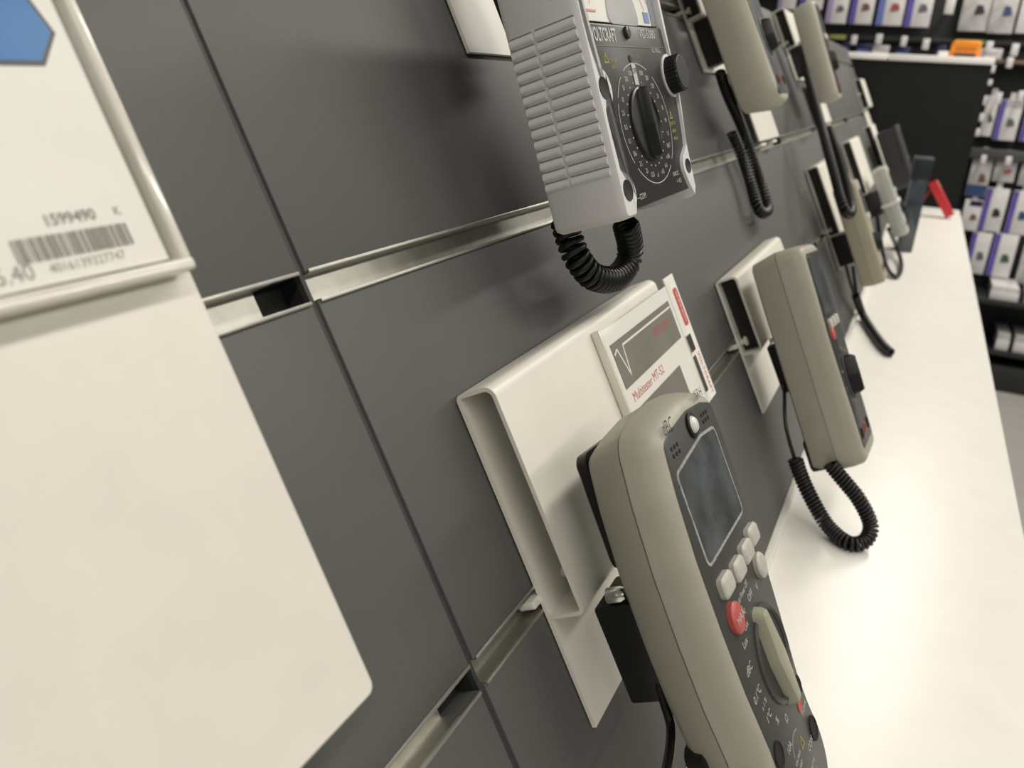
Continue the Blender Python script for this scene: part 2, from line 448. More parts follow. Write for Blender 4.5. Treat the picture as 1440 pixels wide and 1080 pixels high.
# ------------------------------------------------------------------ sign holder on the first bracket
sh = thing('sign_holder', 'clear sign holder with grey and red product card on white bracket', 'sign', pose(0, 0, 0))
Y0 = -0.0238
box('back_sheet', (0.186, 0.334, Y0 - 0.0014, Y0, -0.012, 0.0965), M_PLAST, sh, bev=0.0003)
rect('card', 0.1905, 0.3315, -0.010, 0.0945, Y0 - 0.0022, M_PAPER, sh, 0.0006)
box('front_sheet', (0.186, 0.334, Y0 - 0.0052, Y0 - 0.0040, -0.012, 0.0965), clear_mat('clear_front', gloss=0.22, rough=0.12), sh, bev=0.0003)
box('side_edge', (0.1845, 0.1875, Y0 - 0.0054, Y0, -0.012, 0.0970), M_EDGE, sh, bev=0.0006)
yc = Y0 - 0.0029
M_PIC = mat('grey_card_picture', (0.20, 0.195, 0.165), 0.5, noise=0.1, nscale=30)
rect('picture_block', 0.1975, 0.3245, 0.0555, 0.0845, yc, M_PIC, sh)
zz = [(0.1990, 0.0775), (0.2050, 0.0800), (0.2125, 0.0605), (0.2160, 0.0800), (0.3230, 0.0800)]
bm = bmesh.new()
for a, b in zip(zz, zz[1:]):
    A, B = Vector(a), Vector(b); d = (B - A).normalized(); n = Vector((-d.y, d.x)) * 0.0007
    bm.faces.new([bm.verts.new((q.x, yc - 0.0004, q.y)) for q in (A + n, B + n, B - n, A - n)])
finish('zigzag_mark', bm, M_PAPER, sh)
text('red_heading', 'VOLTCRAFT', 0.0085, (0.291, yc - 0.0004, 0.0715), M_RPRINT, sh, sx=0.8)
text('product_name', 'Multitester MT-52', 0.0088, (0.203, yc, 0.0478), M_RPRINT, sh, align='LEFT', sx=1.0)
rect('grey_band', 0.1975, 0.300, 0.010, 0.0405, yc, M_PIC, sh)
text('rating_text', 'CAT III 600 V', 0.0058, (0.203, yc - 0.0004, 0.0345), M_PAPER, sh, align='LEFT')
text('detail_text', 'Digital-Multimeter', 0.0052, (0.215, yc - 0.0004, 0.0265), M_PAPER, sh, align='LEFT')

lf = thing('product_leaflet', 'narrow white leaflet with red badge sticking out beside sign holder', 'leaflet', pose(0, 0, 0))
YL = -0.0244
rect('sheet', 0.3352, 0.3595, -0.001, 0.0995, YL, M_PAPER, lf, 0.0012)
slab('red_badge', rpoly([(0.3460, 0.0590), (0.3555, 0.0590), (0.3555, 0.0890), (0.3460, 0.0890)], 0.002), [(YL - 0.0012, 0), (YL - 0.0016, 0)], M_RPRINT, lf)
text('badge_text', 'bis 40 % sparen', 0.0048, (0.3508, YL - 0.0018, 0.0740), M_PAPER, lf, rot=R(90), sx=0.8)
rect('dark_box_frame', 0.3362, 0.3492, 0.0385, 0.0535, YL - 0.0013, M_PAPER, lf)
rect('dark_box', 0.3368, 0.3482, 0.0395, 0.0525, YL - 0.0017, M_FACE2, lf)
rect('dark_strip', 0.3368, 0.3440, 0.0070, 0.0360, YL - 0.0013, M_FACE, lf)
text('side_text', 'VOLTCRAFT', 0.0066, (0.3520, YL - 0.0015, 0.0190), M_RPRINT, lf, rot=R(90), sx=0.95)

# ------------------------------------------------------------------ multimeter A : beige with grey screen
W1 = pose(0.0622, -0.050, 0.0617, 5.18, -0.66)
mm = 0.001
m1 = thing('multimeter', 'beige multimeter with scratched grey screen, red key and lever dial on bracket', 'multimeter', W1)
fo = [(10, -7), (26, -4), (50, -1.5), (74, -3), (90, -7), (91, -30), (89.5, -60), (88, -95), (83, -125), (77.5, -154), (78, -172), (82, -190), (76, -208), (50, -213), (17, -211), (9, -195), (8.5, -172), (8.5, -154), (4, -125), (2, -95), (1.8, -60), (5, -30)]
fo = [(x * mm, z * mm, 0.006 if z > -10 and (x < 12 or x > 88) else 0.03) for x, z in fo]
fo = rpoly(fo, 0.02, 4)
body = inset(fo, -0.0085)
T1 = 0.039
bm = bmesh.new()
add_slab(bm, body, [(0, 0.0105), (-0.0012, 0.0075), (-0.005, 0.0045), (-0.019, 0.0008), (-0.0203, 0.0006), (-0.0204, 0.0016), (-0.0211, 0.0016), (-0.0212, 0.0), (-0.028, 0.0008), (-0.0335, 0.0025), (-0.037, 0.0050), (-0.0386, 0.0078), (-0.039, 0.0095)])
b1 = finish('body', bm, M_BEIGE, m1)
slab('face_plate', inset(fo, 0.0004), [(-0.0372, 0), (-0.0391, 0.0), (-0.0394, 0.0006)], M_FACE, m1)
yF = -0.0396
def kz(x, z): return x * mm, z * mm
# screen
so = rpoly([(12 * mm, -67 * mm), (80 * mm, -65 * mm), (80 * mm, -18.5 * mm), (58 * mm, -17 * mm), (12 * mm, -22.5 * mm)], 0.0035, 4)
slab('screen_film', inset(so, -0.0008), [(yF + 0.0003, 0), (yF - 0.0002, 0)], M_FILM, m1)
slab('screen', inset(so, 0.0005), [(yF, 0), (yF - 0.0004, 0.0003)], M_LCD, m1)
# sensor dome and sound holes
lathe('sensor_ring', [(0.0062, 0.0004), (0.0064, -0.001), (0.0048, -0.0014), (0.0046, 0.0003)], (0.0505, yF, -0.0095), M_BLACK, m1)
lathe('sensor_dome', [(0.0046, 0.0002), (0.0043, -0.0015), (0.0028, -0.0029), (0, -0.0034)], (0.0505, yF, -0.0095), mat('white_dome', (0.75, 0.75, 0.72), 0.25, noise=0.1, nscale=500), m1, 20)
for cx, cz in ((21.0, -12.5), (73, -10.0)):
    for i in range(3):
        for j in range(2):
            x = cx + (i - 1) * 4.2; z = cz + (j - 0.5) * 3.4 - 1.0 - (i % 2) * 0.0
            slab('sound_hole', circ(x * mm, z * mm, 0.00105, 10), [(yF + 0.0003, 0), (yF - 0.0001, 0)], M_HOLE, m1)
text('print', 'dBC', 0.0092, (0.0205, -0.0400, -0.0022), M_DPRINT, m1, sx=0.9)
text('print', '%RH', 0.0070, (0.0735, -0.0400, 0.0010), M_DPRINT, m1, sx=0.9)
# keys
for x, z in ((21, -79.5), (42, -81), (60.5, -79.8), (77, -77.5)):
    slab('key', rpoly([((x - 8) * mm, (z - 5) * mm), ((x + 8) * mm, (z - 5) * mm), ((x + 8) * mm, (z + 5) * mm), ((x - 8) * mm, (z + 5) * mm)], 0.003, 4), [(yF + 0.001, 0), (yF - 0.0022, 0), (yF - 0.0032, 0.0008), (yF - 0.0036, 0.0022)], M_KEY, m1)
slab('key', circ(0.0740, -0.0930, 0.0068, 20), [(yF + 0.001, 0), (yF - 0.002, 0), (yF - 0.003, 0.0009), (yF - 0.0033, 0.0024)], M_KEY, m1)
rk = slab('red_key', circ(0.0192, -0.0950, 0.0074, 24), [(yF + 0.001, 0), (yF - 0.002, 0), (yF - 0.003, 0.0009), (yF - 0.0033, 0.0024)], M_RED, m1)
text('key_print', 'MAX', 0.0055, (0.0196, yF - 0.0035, -0.0950), M_PRINT, m1, rot=R(-8))
# dial with lever
lathe('dial_ring', [(0.0245, 0.0006), (0.0243, -0.0008), (0.0225, -0.0016), (0.0212, -0.0004), (0.0212, 0.0006)], (0.0530, yF, -0.1300), M_FACE, m1, 40)
lathe('dial_well', [(0.0213, 0.0002), (0.0213, -0.0001), (0, -0.0001)], (0.0530, yF, -0.1300), M_FACE2, m1, 40)
lv = rpoly([(0.0462, -0.1570), (0.0538, -0.1570), (0.0572, -0.131), (0.0543, -0.1045), (0.0457, -0.1045), (0.0428, -0.131)], 0.003, 4)
def rot2(o, cx, cz, a):
    c, s = math.cos(a), math.sin(a); return [(cx + (x - cx) * c - (z - cz) * s, cz + (x - cx) * s + (z - cz) * c) for x, z in o]
lv = rot2(lv, 0.050, -0.131, R(8))
slab('dial_lever', lv, [(yF + 0.0004, -0.0006), (yF - 0.003, 0.0), (yF - 0.0052, 0.0010), (yF - 0.006, 0.0026)], M_PALE if False else mat('khaki_lever', (0.36, 0.355, 0.265), 0.45, noise=0.05, nscale=80), m1)
text('print', 'Auto Power Off', 0.0042, (0.0395, yF, -0.0925), M_PRINT, m1, rot=R(-4), sx=0.8)
for s, x, z, sz in (('OFF', 49, -98.0, 5.0), ('V', 62, -99.5, 5.0), ('x10', 33, -99.5, 4.2), ('Lux', 31, -104.5, 4.6), ('Lux', 22.5, -109.0, 5.2), ('dBC', 16.5, -119.0, 5.4),
                    ('0.1\u00b0C', 15.5, -131.0, 5.4), ('x 1 %', 19.5, -138.0, 3.8), ('1\u00b0C', 20.0, -144.5, 5.2), ('%', 28.0, -151.5, 5.4), ('\u03a9', 40, -158, 5.4),
                    ('10A', 31, -167.5, 5.0), ('COM', 60, -184.0, 4.6), ('V\u03a9mA', 68, -169, 4.2), ('10A MAX', 37, -177, 3.0), ('FUSED', 37, -181, 3.0), ('CAT III', 53, -191, 3.4), ('600 V', 53, -195.5, 3.4)):
    text('print', s, sz * mm, (x * mm, yF, z * mm), M_PRINT, m1, rot=R(-3))
bm = bmesh.new()
tri = [(46.5, -178.5), (52.5, -178.5), (49.5, -172.8)]
T3 = [Vector((x * mm, z * mm)) for x, z in tri]; c3 = sum(T3, Vector((0, 0))) / 3
for i in range(3):
    a, b = T3[i], T3[(i + 1) % 3]; a2, b2 = c3 + (a - c3) * 0.7, c3 + (b - c3) * 0.7
    bm.faces.new([bm.verts.new((q.x, yF, q.y)) for q in (a, b, b2, a2)])
finish('warning_triangle', bm, M_YPRINT, m1)
arc_strip('print_line', 0.043, -0.175, 0.010, 0.008, 60, 175, 0.0004, yF, M_PRINT, m1)
for x, z, r in ((15.5, -161, 5.6), (70.5, -158, 4.6), (71.5, -182.5, 5.6), (38, -190, 5.2)):
    lathe('jack', [(r * mm * 1.12, 0.0003), (r * mm * 1.1, -0.0006), (r * mm, -0.0006), (r * mm * 0.96, -0.0002), (0, -0.0002)], (x * mm, yF, z * mm), M_HOLE, m1, 24)
slab('red_patch', rpoly([(0.0600, -0.1675), (0.0660, -0.1675), (0.0690, -0.1600), (0.0640, -0.1565)], 0.001), [(yF + 0.0002, 0), (yF - 0.0001, 0)], M_RPRINT, m1)
slab('bottom_cap', rpoly([(0.004, -0.2155), (0.084, -0.2155), (0.086, -0.150), (0.002, -0.150)], 0.006, 4), [(0.002, 0.003), (0.0005, 0), (-0.009, -0.001), (-0.012, 0.004)], M_BLACK, m1)
# folded stand at the back
slab('tilt_stand', rpoly([(0.010, -0.062), (0.080, -0.062), (0.080, -0.003), (0.010, -0.003)], 0.006, 4), [(0.0005, 0), (0.006, 0.001), (0.008, 0.004)], M_BLACK, m1)

# ------------------------------------------------------------------ multimeter B : white ribbed analogue
W2 = pose(0.159, -0.040, 0.1575, 0, 7.9, -4)
m2 = thing('analogue_multimeter', 'white ribbed analogue multimeter with black face and round rotary dial', 'multimeter', W2)
HT = 0.170
slab('body', rpoly([(0.001, 0.0022), (0.108, 0.0022), (0.1125, 0.030), (0.1165, 0.06), (0.1165, HT - 0.004), (0.001, HT - 0.004)], 0.002, 3), [(0.0, 0.003), (-0.002, 0), (-0.0385, 0)], mat('matt_black_shell', (0.01, 0.01, 0.01), 0.85, noise=0.1, spec=0.1), m2)
face = rpoly([(0.0, 0.0024), (0.1060, 0.0024), (0.1115, 0.030), (0.1155, 0.06), (0.1155, 0.0985), (0.0, 0.0985)], 0.001, 2)
slab('face_plate', face, [(-0.0385, 0), (-0.0402, 0), (-0.0405, 0.0004)], M_FACE2, m2)
yv = -0.0407
def lobe(cx, cz, r, a0, a1, n=10):
    return [(cx + r * math.cos(R(a0 + (a1 - a0) * k / n)), cz + r * math.sin(R(a0 + (a1 - a0) * k / n))) for k in range(n + 1)]
left = [(-0.004, HT), (-0.004, -0.001)] + [(0.011, -0.0012)] + lobe(0.0050, 0.0120, 0.0118, -42, 70) + [(0.0032, 0.0245), (0.0030, 0.030), (0.0022, 0.050), (0.0028, 0.0545)] + lobe(0.0045, 0.0655, 0.0118, -70, 78) + [(0.0030, 0.0800), (0.0008, 0.088), (0.0002, 0.098), (0.0002, HT)]
left = rpoly([(p[0], p[1], 0.004) if p[0] < 0 and p[1] < 0.1 else (p[0], p[1], 0.001) for p in left], 0.001, 3)
right = [(0.1130, HT), (0.1130, 0.098), (0.1145, 0.085), (0.1145, 0.058), (0.1105, 0.034), (0.1085, 0.0285)] + lobe(0.1050, 0.0158, 0.0092, 110, 215) + [(0.1000, 0.0055), (0.1065, -0.0035), (0.1110, 0.002), (0.1115, 0.030), (0.1178, 0.056), (0.1178, HT)]
bm = bmesh.new()
lay = [(0.0, 0.0012), (-0.002, 0.0), (-0.0385, 0.0), (-0.0412, 0.0006), (-0.0424, 0.0022)]
lay_l = [(0.0005, 0.0016), (-0.0025, 0.0), (-0.0375, 0.0), (-0.0408, 0.0005), (-0.0424, 0.0020)]
add_slab(bm, left, [(y, min(d, 0.0016)) for y, d in lay_l]); add_slab(bm, right, [(y, min(d, 0.0008)) for y, d in lay])
hol = finish('holster', bm, M_RUBBER, m2)
for i in range(14):
    z = 0.0225 + i * 0.00572
    for y0, y1 in ((-0.0010, -0.0146), (-0.0168, -0.0392)):
        bm = bmesh.new()
        pr = [(0.0, 0.0), (0.0011, 0.0006), (0.0016, 0.0017), (0.0013, 0.0031), (0.0003, 0.0041), (0.0, 0.0044)]
        ra = [bm.verts.new((-0.0040 - d + 0.0001, y0, z + h)) for d, h in pr]; rb_ = [bm.verts.new((-0.0040 - d * 0.9 + 0.0001, y1, z + h)) for d, h in pr]
        for k in range(len(pr) - 1): bm.faces.new((ra[k], ra[k + 1], rb_[k + 1], rb_[k]))
        bm.faces.new(ra); bm.faces.new(rb_[::-1]); bm.faces.new((ra[0], rb_[0], rb_[-1], ra[-1]))
        finish('rib', bm, M_RUBBER, hol, sharp=50)
    # sunk joint line above every rib
    box('rib_groove', (-0.00408, -0.0038, -0.0392, -0.0168, z + 0.0046, z + 0.0052), M_GPRINT, hol)
    box('rib_groove', (-0.00408, -0.0038, -0.0146, -0.0015, z + 0.0046, z + 0.0052), M_GPRINT, hol)
for x, z, rr in ((5.0, 65.5, 5.6), (5.2, 13.2, 5.6), (104.6, 15.8, 4.4)):
    lathe('holster_hole', [(rr * mm * 1.04, 0.0004), (rr * mm, -0.0003), (rr * mm * 0.93, -0.0001), (0, -0.0001)], (x * mm, -0.0425, z * mm), M_HOLE, m2, 24)
# window with the scale card
rect('scale_card', 0.001, 0.1125, 0.100, 0.158, -0.0388, M_PAPER, m2, 0.0004)
M_SCALE = mat('scale_pink', (0.62, 0.30, 0.28), 0.6, noise=0.1); M_SBLUE = mat('scale_blue', (0.18, 0.25, 0.52), 0.6, noise=0.1)
rect('scale_red_block', 0.0035, 0.013, 0.1008, 0.1032, -0.0393, M_SCALE, m2)
rect('scale_pink_line', 0.0035, 0.024, 0.1045, 0.1056, -0.0393, M_SCALE, m2)
rect('scale_blue_block', 0.092, 0.100, 0.1015, 0.1075, -0.0393, M_SBLUE, m2)
rect('scale_blue_strip', 0.103, 0.1115, 0.100, 0.125, -0.0393, mat('scale_slate', (0.2, 0.22, 0.27), 0.5, noise=0.1), m2)
arc_strip('scale_arc', 0.057, 0.085, 0.052, 0.055, 30, 150, 0.0005, -0.0394, M_DPRINT, m2)
arc_strip('scale_arc', 0.057, 0.085, 0.045, 0.047, 30, 150, 0.0005, -0.0394, M_RPRINT, m2)
slab('needle_cover', rpoly([(0.037, 0.0990), (0.083, 0.0990), (0.079, 0.114), (0.058, 0.121), (0.041, 0.114)], 0.005, 4), [(-0.0390, 0), (-0.0398, 0.0), (-0.0401, 0.001)], mat('scale_grey_cover', (0.42, 0.42, 0.42), 0.7, noise=0.05), m2)
box('window', (0.0005, 0.1128, -0.0414, -0.0403, 0.0990, 0.160), clear_mat('meter_window', gloss=0.25, rough=0.25), m2, bev=0.0004)
# prints
text('brand_print', 'VOLTCRAFT', 0.0098, (0.0084, yv, 0.0925), M_PRINT, m2, align='LEFT', sx=0.60, bold=0.00022)
text('type_print', 'VC-5080', 0.0072, (0.0880, yv, 0.0943), M_PRINT, m2, sx=0.98)
lathe('zero_screw', [(0.0034, 0.0003), (0.0034, -0.0008), (0.0028, -0.0016), (0, -0.0017)], (0.0565, yv, 0.0945), M_BLACK, m2, 18)
rect('zero_slot', 0.0540, 0.0552, 0.0955, 0.0975, yv - 0.0016, M_PRINT, m2, 0.0002)
rect('print_line', 0.0005, 0.1145, 0.0868, 0.0871, yv + 0.0002, M_GPRINT, m2)
text('print', 'DC NULL', 0.0042, (0.0970, yv, 0.0855), M_PRINT, m2, sx=0.8)
text('print', 'INPUT MAX', 0.0030, (0.0620, yv, 0.0818), M_GPRINT, m2, sx=0.9)
text('print', '1000V DC', 0.0030, (0.0620, yv, 0.0782), M_GPRINT, m2, sx=0.9)
lathe('lamp_hole', [(0.0019, 0.0002), (0.0019, -0.0002), (0, -0.0002)], (0.0533, yv, 0.0806), M_HOLE, m2, 14)
def warn(x, z, s, lines, par, y):
    bm = bmesh.new(); P = [Vector((x - s, z - s * 0.8)), Vector((x + s, z - s * 0.8)), Vector((x, z + s))]; c = sum(P, Vector((0, 0))) / 3
    for i in range(3):
        a, b = P[i], P[(i + 1) % 3]; a2, b2 = c + (a - c) * 0.62, c + (b - c) * 0.62
        bm.faces.new([bm.verts.new((q.x, y, q.y)) for q in (a, b, b2, a2)])
    finish('warning_triangle', bm, M_YPRINT, par)
    for k, tt in enumerate(lines): text('print', tt, 0.0028, (x + s + 0.0055, y, z - 0.0012 - k * 0.0034), M_YPRINT, par)
warn(0.0205, 0.0808, 0.0030, ('CAT III', '600 V'), m2, yv)
warn(0.0985, 0.0475, 0.0026, (), m2, yv)
for k, tt in enumerate(('CAT II', '600V', 'MAX')): text('print', tt, 0.0032, (0.0985, yv, 0.0425 - 0.0045 * k), M_YPRINT, m2)
text('ce_mark', 'CE', 0.0078, (0.0098, yv, 0.0470), M_PRINT, m2, sx=0.85, bold=0.0001)
for q in (0.0, 0.0014):
    for (x0, x1, z0, z1) in ((0.0085 + q, 0.0135 - q, 0.0395 - q - 0.0003, 0.0395 - q), (0.0085 + q, 0.0135 - q, 0.0345 + q, 0.0348 + q), (0.0085 + q, 0.0088 + q, 0.0345 + q, 0.0395 - q), (0.0132 - q, 0.0135 - q, 0.0345 + q, 0.0395 - q)):
        rect('insulation_mark', x0, x1, z0, z1, yv + 0.0002, M_GPRINT, m2)
text('print', 'FUSED', 0.0030, (0.0120, yv, 0.0315), M_GPRINT, m2)
text('earth_mark', '+', 0.0055, (0.0125, yv, 0.0262), M_GPRINT, m2)
text('print', '\u2014COM', 0.0046, (0.0255, yv, 0.0075), M_PRINT, m2, sx=0.85)
text('print', '10ADC', 0.0036, (0.0850, yv, 0.0135), M_PRINT, m2)
text('print', '+ V\u03a9', 0.0036, (0.0880, yv, 0.0088), M_PRINT, m2)
DX, DZ = 0.0548, 0.0448
for a0, a1 in ((62, 118), (128, 152), (158, 215), (222, 262), (262, 310), (318, 335), (-25, 50)):
    arc_strip('dial_ring_line', DX + 0.002, DZ, 0.0370, 0.0335, a0, a1, 0.0005, yv, M_PRINT, m2)
nums = ['OFF', '1000', '250', '50', '10', '2.5', '0.5', '0.1', '50u', '2.5', '25', '0.25', 'x1', 'x10', 'x1k', 'x10k', 'BAT', '1.5', '9V', '10', '50', '250', '500', '1000']
for k in range(1, 24):
    a = R(90 + k * 15)
    text('dial_number', nums[k], 0.0038, (DX + 0.002 + 0.0310 * math.cos(a), yv, DZ + 0.0288 * math.sin(a)), M_PRINT, m2, sx=0.8)
    slab('dial_dot', circ(DX + 0.0240 * math.cos(a) + 0.001, DZ + 0.0234 * math.sin(a), 0.0005, 8), [(yv + 0.0002, 0), (yv - 0.0001, 0)], M_PRINT, m2)
rect('off_mark', DX - 0.0024, DX + 0.0030, DZ + 0.0215, DZ + 0.0328, yv, mat('off_label', (0.5, 0.52, 0.52), 0.5, noise=0.05), m2)
text('print', 'OFF', 0.0042, (DX + 0.0003, yv - 0.0005, DZ + 0.0290), M_DPRINT, m2, sx=0.75)
lathe('dial_disc', [(0.0208, 0.0004), (0.0206, -0.0012), (0.0195, -0.0018), (0.0188, -0.0006), (0, -0.0006)], (DX, yv, DZ), M_BLACK, m2, 48)
lev = rpoly([(DX - 0.0012, DZ - 0.0190), (DX + 0.0010, DZ - 0.0190), (DX + 0.0020, DZ), (DX + 0.0010, DZ + 0.0200), (DX - 0.0012, DZ + 0.0200), (DX - 0.0022, DZ)], 0.001, 3)
slab('dial_grip', lev, [(yv, -0.0012), (yv - 0.003, 0.0), (yv - 0.0054, 0.0004), (yv - 0.0060, 0.0008)], mat('black_grip', (0.010, 0.011, 0.012), 0.35, noise=0.1), m2)
# side adjusting knob
kb = bmesh.new(); NK = 56
prof = [(0.0108, 0.0005), (0.0112, -0.001), (0.0110, -0.0075), (0.0102, -0.0085), (0.0098, -0.0088)]
rings = []
for r, y in prof:
    rings.append([kb.verts.new((0.1115 + (r - (0.0007 if k % 2 and r > 0.0105 else 0)) * math.cos(2 * math.pi * k / NK), yv + y, 0.0705 + (r - (0.0007 if k % 2 and r > 0.0105 else 0)) * math.sin(2 * math.pi * k / NK))) for k in range(NK)])
for a, b in zip(rings, rings[1:]):
    for k in range(NK): kb.faces.new((a[k], a[(k + 1) % NK], b[(k + 1) % NK], b[k]))
kb.faces.new(rings[-1]); kb.faces.new(rings[0][::-1])
finish('adjusting_knob', kb, M_BLACK, m2, sharp=20)
lathe('knob_collar', [(0.0128, 0.0008), (0.0128, -0.0006), (0.0112, -0.0008)], (0.1115, yv, 0.0705), M_RUBBER, m2, 40)

# ------------------------------------------------------------------ simpler meters further along the board
def meter(label, mw, W, T, L, bodymat, rad=0.012, bulge=0.004, side=None, screen=None, face=True, facez=(0.008, 0.95), red=None, dial=None, knobs=(), seam=True, cap=False, facemat=None, group='meters on the board', taper=0.0):
    """local x 0..W, y 0..-T, z 0 (top) .. -L"""
    o = thing('multimeter', label, 'multimeter', mw, group)
    ol = rpoly([(taper, -L), (W - taper, -L), (W, -L * 0.6), (W + 0.001, -L * 0.25), (W, 0), (0, 0), (-0.001, -L * 0.25), (0, -L * 0.6)], rad, 6)
    b = bulge
    lays = [(0, b + 0.004), (-0.002, b), (-T * 0.48, 0.0)]
    if seam: lays += [(-T * 0.49, 0.0), (-T * 0.492, 0.0010), (-T * 0.512, 0.0010), (-T * 0.514, 0.0)]
    lays += [(-T * 0.75, 0.0006), (-T * 0.92, b * 0.45), (-T * 0.98, b * 0.9), (-T, b + 0.002)]
    slab('body', ol, lays, bodymat, o)
    yy = -T - 0.0004
    if face:
        fp = rpoly([(0.008, -L * facez[1]), (W - 0.008, -L * facez[1]), (W - 0.005, -L * 0.4), (W - 0.007, -facez[0]), (0.007, -facez[0]), (0.005, -L * 0.4)], 0.006, 4)
        slab('face_plate', fp, [(-T + 0.003, 0), (-T - 0.0002, 0), (yy, 0.0004)], facemat or M_FACE2, o)
        x0, x1, z0, z1 = screen or (0.015, W - 0.015, -L * 0.33, -L * 0.10)
        slab('screen', rpoly([(x0, z0), (x1, z0), (x1, z1), (x0, z1)], 0.002, 3), [(yy + 0.0002, 0), (yy - 0.0006, 0)], M_LCD, o)
        dz = dial if dial else -L * 0.62
        lathe('dial_ring', [(W * 0.27, 0.0004), (W * 0.27, -0.001), (W * 0.24, -0.0014), (W * 0.23, 0.0)], (W / 2, yy, dz), M_FACE, o, 32)
        slab('dial_grip', rpoly([(W / 2 - 0.004, dz - W * 0.22), (W / 2 + 0.004, dz - W * 0.22), (W / 2 + 0.006, dz), (W / 2 + 0.004, dz + W * 0.22), (W / 2 - 0.004, dz + W * 0.22), (W / 2 - 0.006, dz)], 0.003, 3), [(yy + 0.0003, -0.001), (yy - 0.006, 0), (yy - 0.010, 0.002)], M_BLACK, o)
        for k in range(3):
            zk = -L * 0.37
            slab('key', rpoly([(W * (0.2 + 0.22 * k), zk - 0.005), (W * (0.2 + 0.22 * k) + 0.013, zk - 0.005), (W * (0.2 + 0.22 * k) + 0.013, zk + 0.005), (W * (0.2 + 0.22 * k), zk + 0.005)], 0.002, 3), [(yy + 0.0004, 0), (yy - 0.002, 0.0003), (yy - 0.0026, 0.0014)], M_KEY, o)
        if red:
            slab('red_key', circ(red[0], red[1], 0.0065, 18), [(yy + 0.0004, 0), (yy - 0.002, 0.0003), (yy - 0.0028, 0.0018)], M_RED, o)
        for k in range(3):
            lathe('jack', [(0.0055, 0.0003), (0.0055, -0.0006), (0.0044, -0.0006), (0.0042, 0.0), (0, 0.0)], (W * (0.24 + 0.26 * k), yy, -L * 0.87), M_HOLE if k != 1 else M_RED, o, 18)
        for k in range(10):
            a = R(90 + 36 * k)
            text('print', ('OFF', 'V', 'mV', 'A', 'mA', '\u03a9', 'Hz', '%', '\u00b0C', 'hFE')[k], 0.0042, (W / 2 + W * 0.34 * math.cos(a), yy - 0.0001, dz + W * 0.31 * math.sin(a)), M_PRINT, o)
    if cap:
        slab('bottom_cap', rpoly([(0.006, -L * 0.995), (W - 0.006, -L * 0.995), (W - 0.004, -L * 0.83), (0.004, -L * 0.83)], 0.006, 3), [(0.002, 0.004), (0.0, 0.001), (-T * 0.42, 0.0012), (-T * 0.45, 0.002)], M_BLACK, o)
        bm = bmesh.new()
    return o

meter('beige multimeter with tiny red key, its coiled cord lying on the white counter', pose(0.527, -0.042, 0.072, 6.5, 1.0), 0.086, 0.050, 0.214, M_BEIGE, rad=0.012, red=(0.018, -0.088), cap=True, bulge=0.005, screen=(0.012, 0.074, -0.070, -0.014), facez=(0.010, 0.93), group=None)
meter('pale rounded meter above the blank sign plate, long coiled cord hanging under it', pose(0.745, -0.038, 0.410, 0, 0), 0.082, 0.047, 0.205, M_PALE, rad=0.026, bulge=0.006, seam=False, group=None, facemat=mat('slate_face_plate', (0.10, 0.11, 0.12), 0.35, noise=0.2, nscale=40))
meter('pale flat meter near top edge of board, its dark cord draped over tan meter', pose(1.475, -0.047, 0.397, 0, 3.0), 0.080, 0.040, 0.188, M_PALE, rad=0.018, bulge=0.005, seam=False, group=None)
tm = meter('tan meter with humped top, pale red print and black block behind it', pose(1.245, -0.0415, 0.068, 0, 1.1), 0.068, 0.038, 0.180, M_TAN, rad=0.010, bulge=0.003, group=None, facemat=M_TAN, seam=True)
slab('top_hump', rpoly([(0.012, -0.010), (0.056, -0.010), (0.050, 0.020), (0.018, 0.020)], 0.012, 5), [(-0.010, 0.004), (-0.013, 0), (-0.026, 0), (-0.030, 0.004)], M_TAN, tm)
lg = meter('light grey meter with a white band around its middle', pose(2.03, -0.042, 0.030, 0, -1.0), 0.070, 0.036, 0.180, M_LGREY, rad=0.010, bulge=0.003, group=None, facemat=M_LGREY)
slab('white_band', rpoly([(-0.003, -0.098), (0.073, -0.098), (0.073, -0.090), (-0.003, -0.090)], 0.001, 2), [(0.002, 0), (-0.0385, 0), (-0.040, 0.001)], M_RUBBER, lg)

# dark square device on the far bracket
dv = thing('dark_device', 'dark grey square handheld device with flared edge near counter end', 'device', pose(2.70, -0.036, 0.098, 0, 0, 0))
slab('body', rpoly([(0, -0.19), (0.13, -0.19), (0.135, 0), (0, 0)], 0.008, 4), [(0, 0.003), (-0.003, 0), (-0.045, 0.001), (-0.058, 0.003), (-0.060, 0.006)], mat('dark_grey_plastic', (0.028, 0.028, 0.029), 0.45, noise=0.1, nscale=60), dv)
slab('front_rim', rpoly([(-0.002, -0.192), (0.132, -0.192), (0.137, 0.004), (-0.002, 0.004)], 0.008, 4), [(-0.054, 0.001), (-0.058, 0), (-0.064, 0.001), (-0.065, 0.003)], mat('grey_rim', (0.09, 0.09, 0.09), 0.4, noise=0.1), dv)
slab('screen', rpoly([(0.015, -0.10), (0.12, -0.10), (0.12, -0.015), (0.015, -0.015)], 0.003, 3), [(-0.0650, 0), (-0.0656, 0)], M_LCD, dv)
slab('keypad', rpoly([(0.02, -0.175), (0.115, -0.175), (0.115, -0.115), (0.02, -0.115)], 0.004, 3), [(-0.0650, 0), (-0.0665, 0.0005)], M_BLACK, dv)

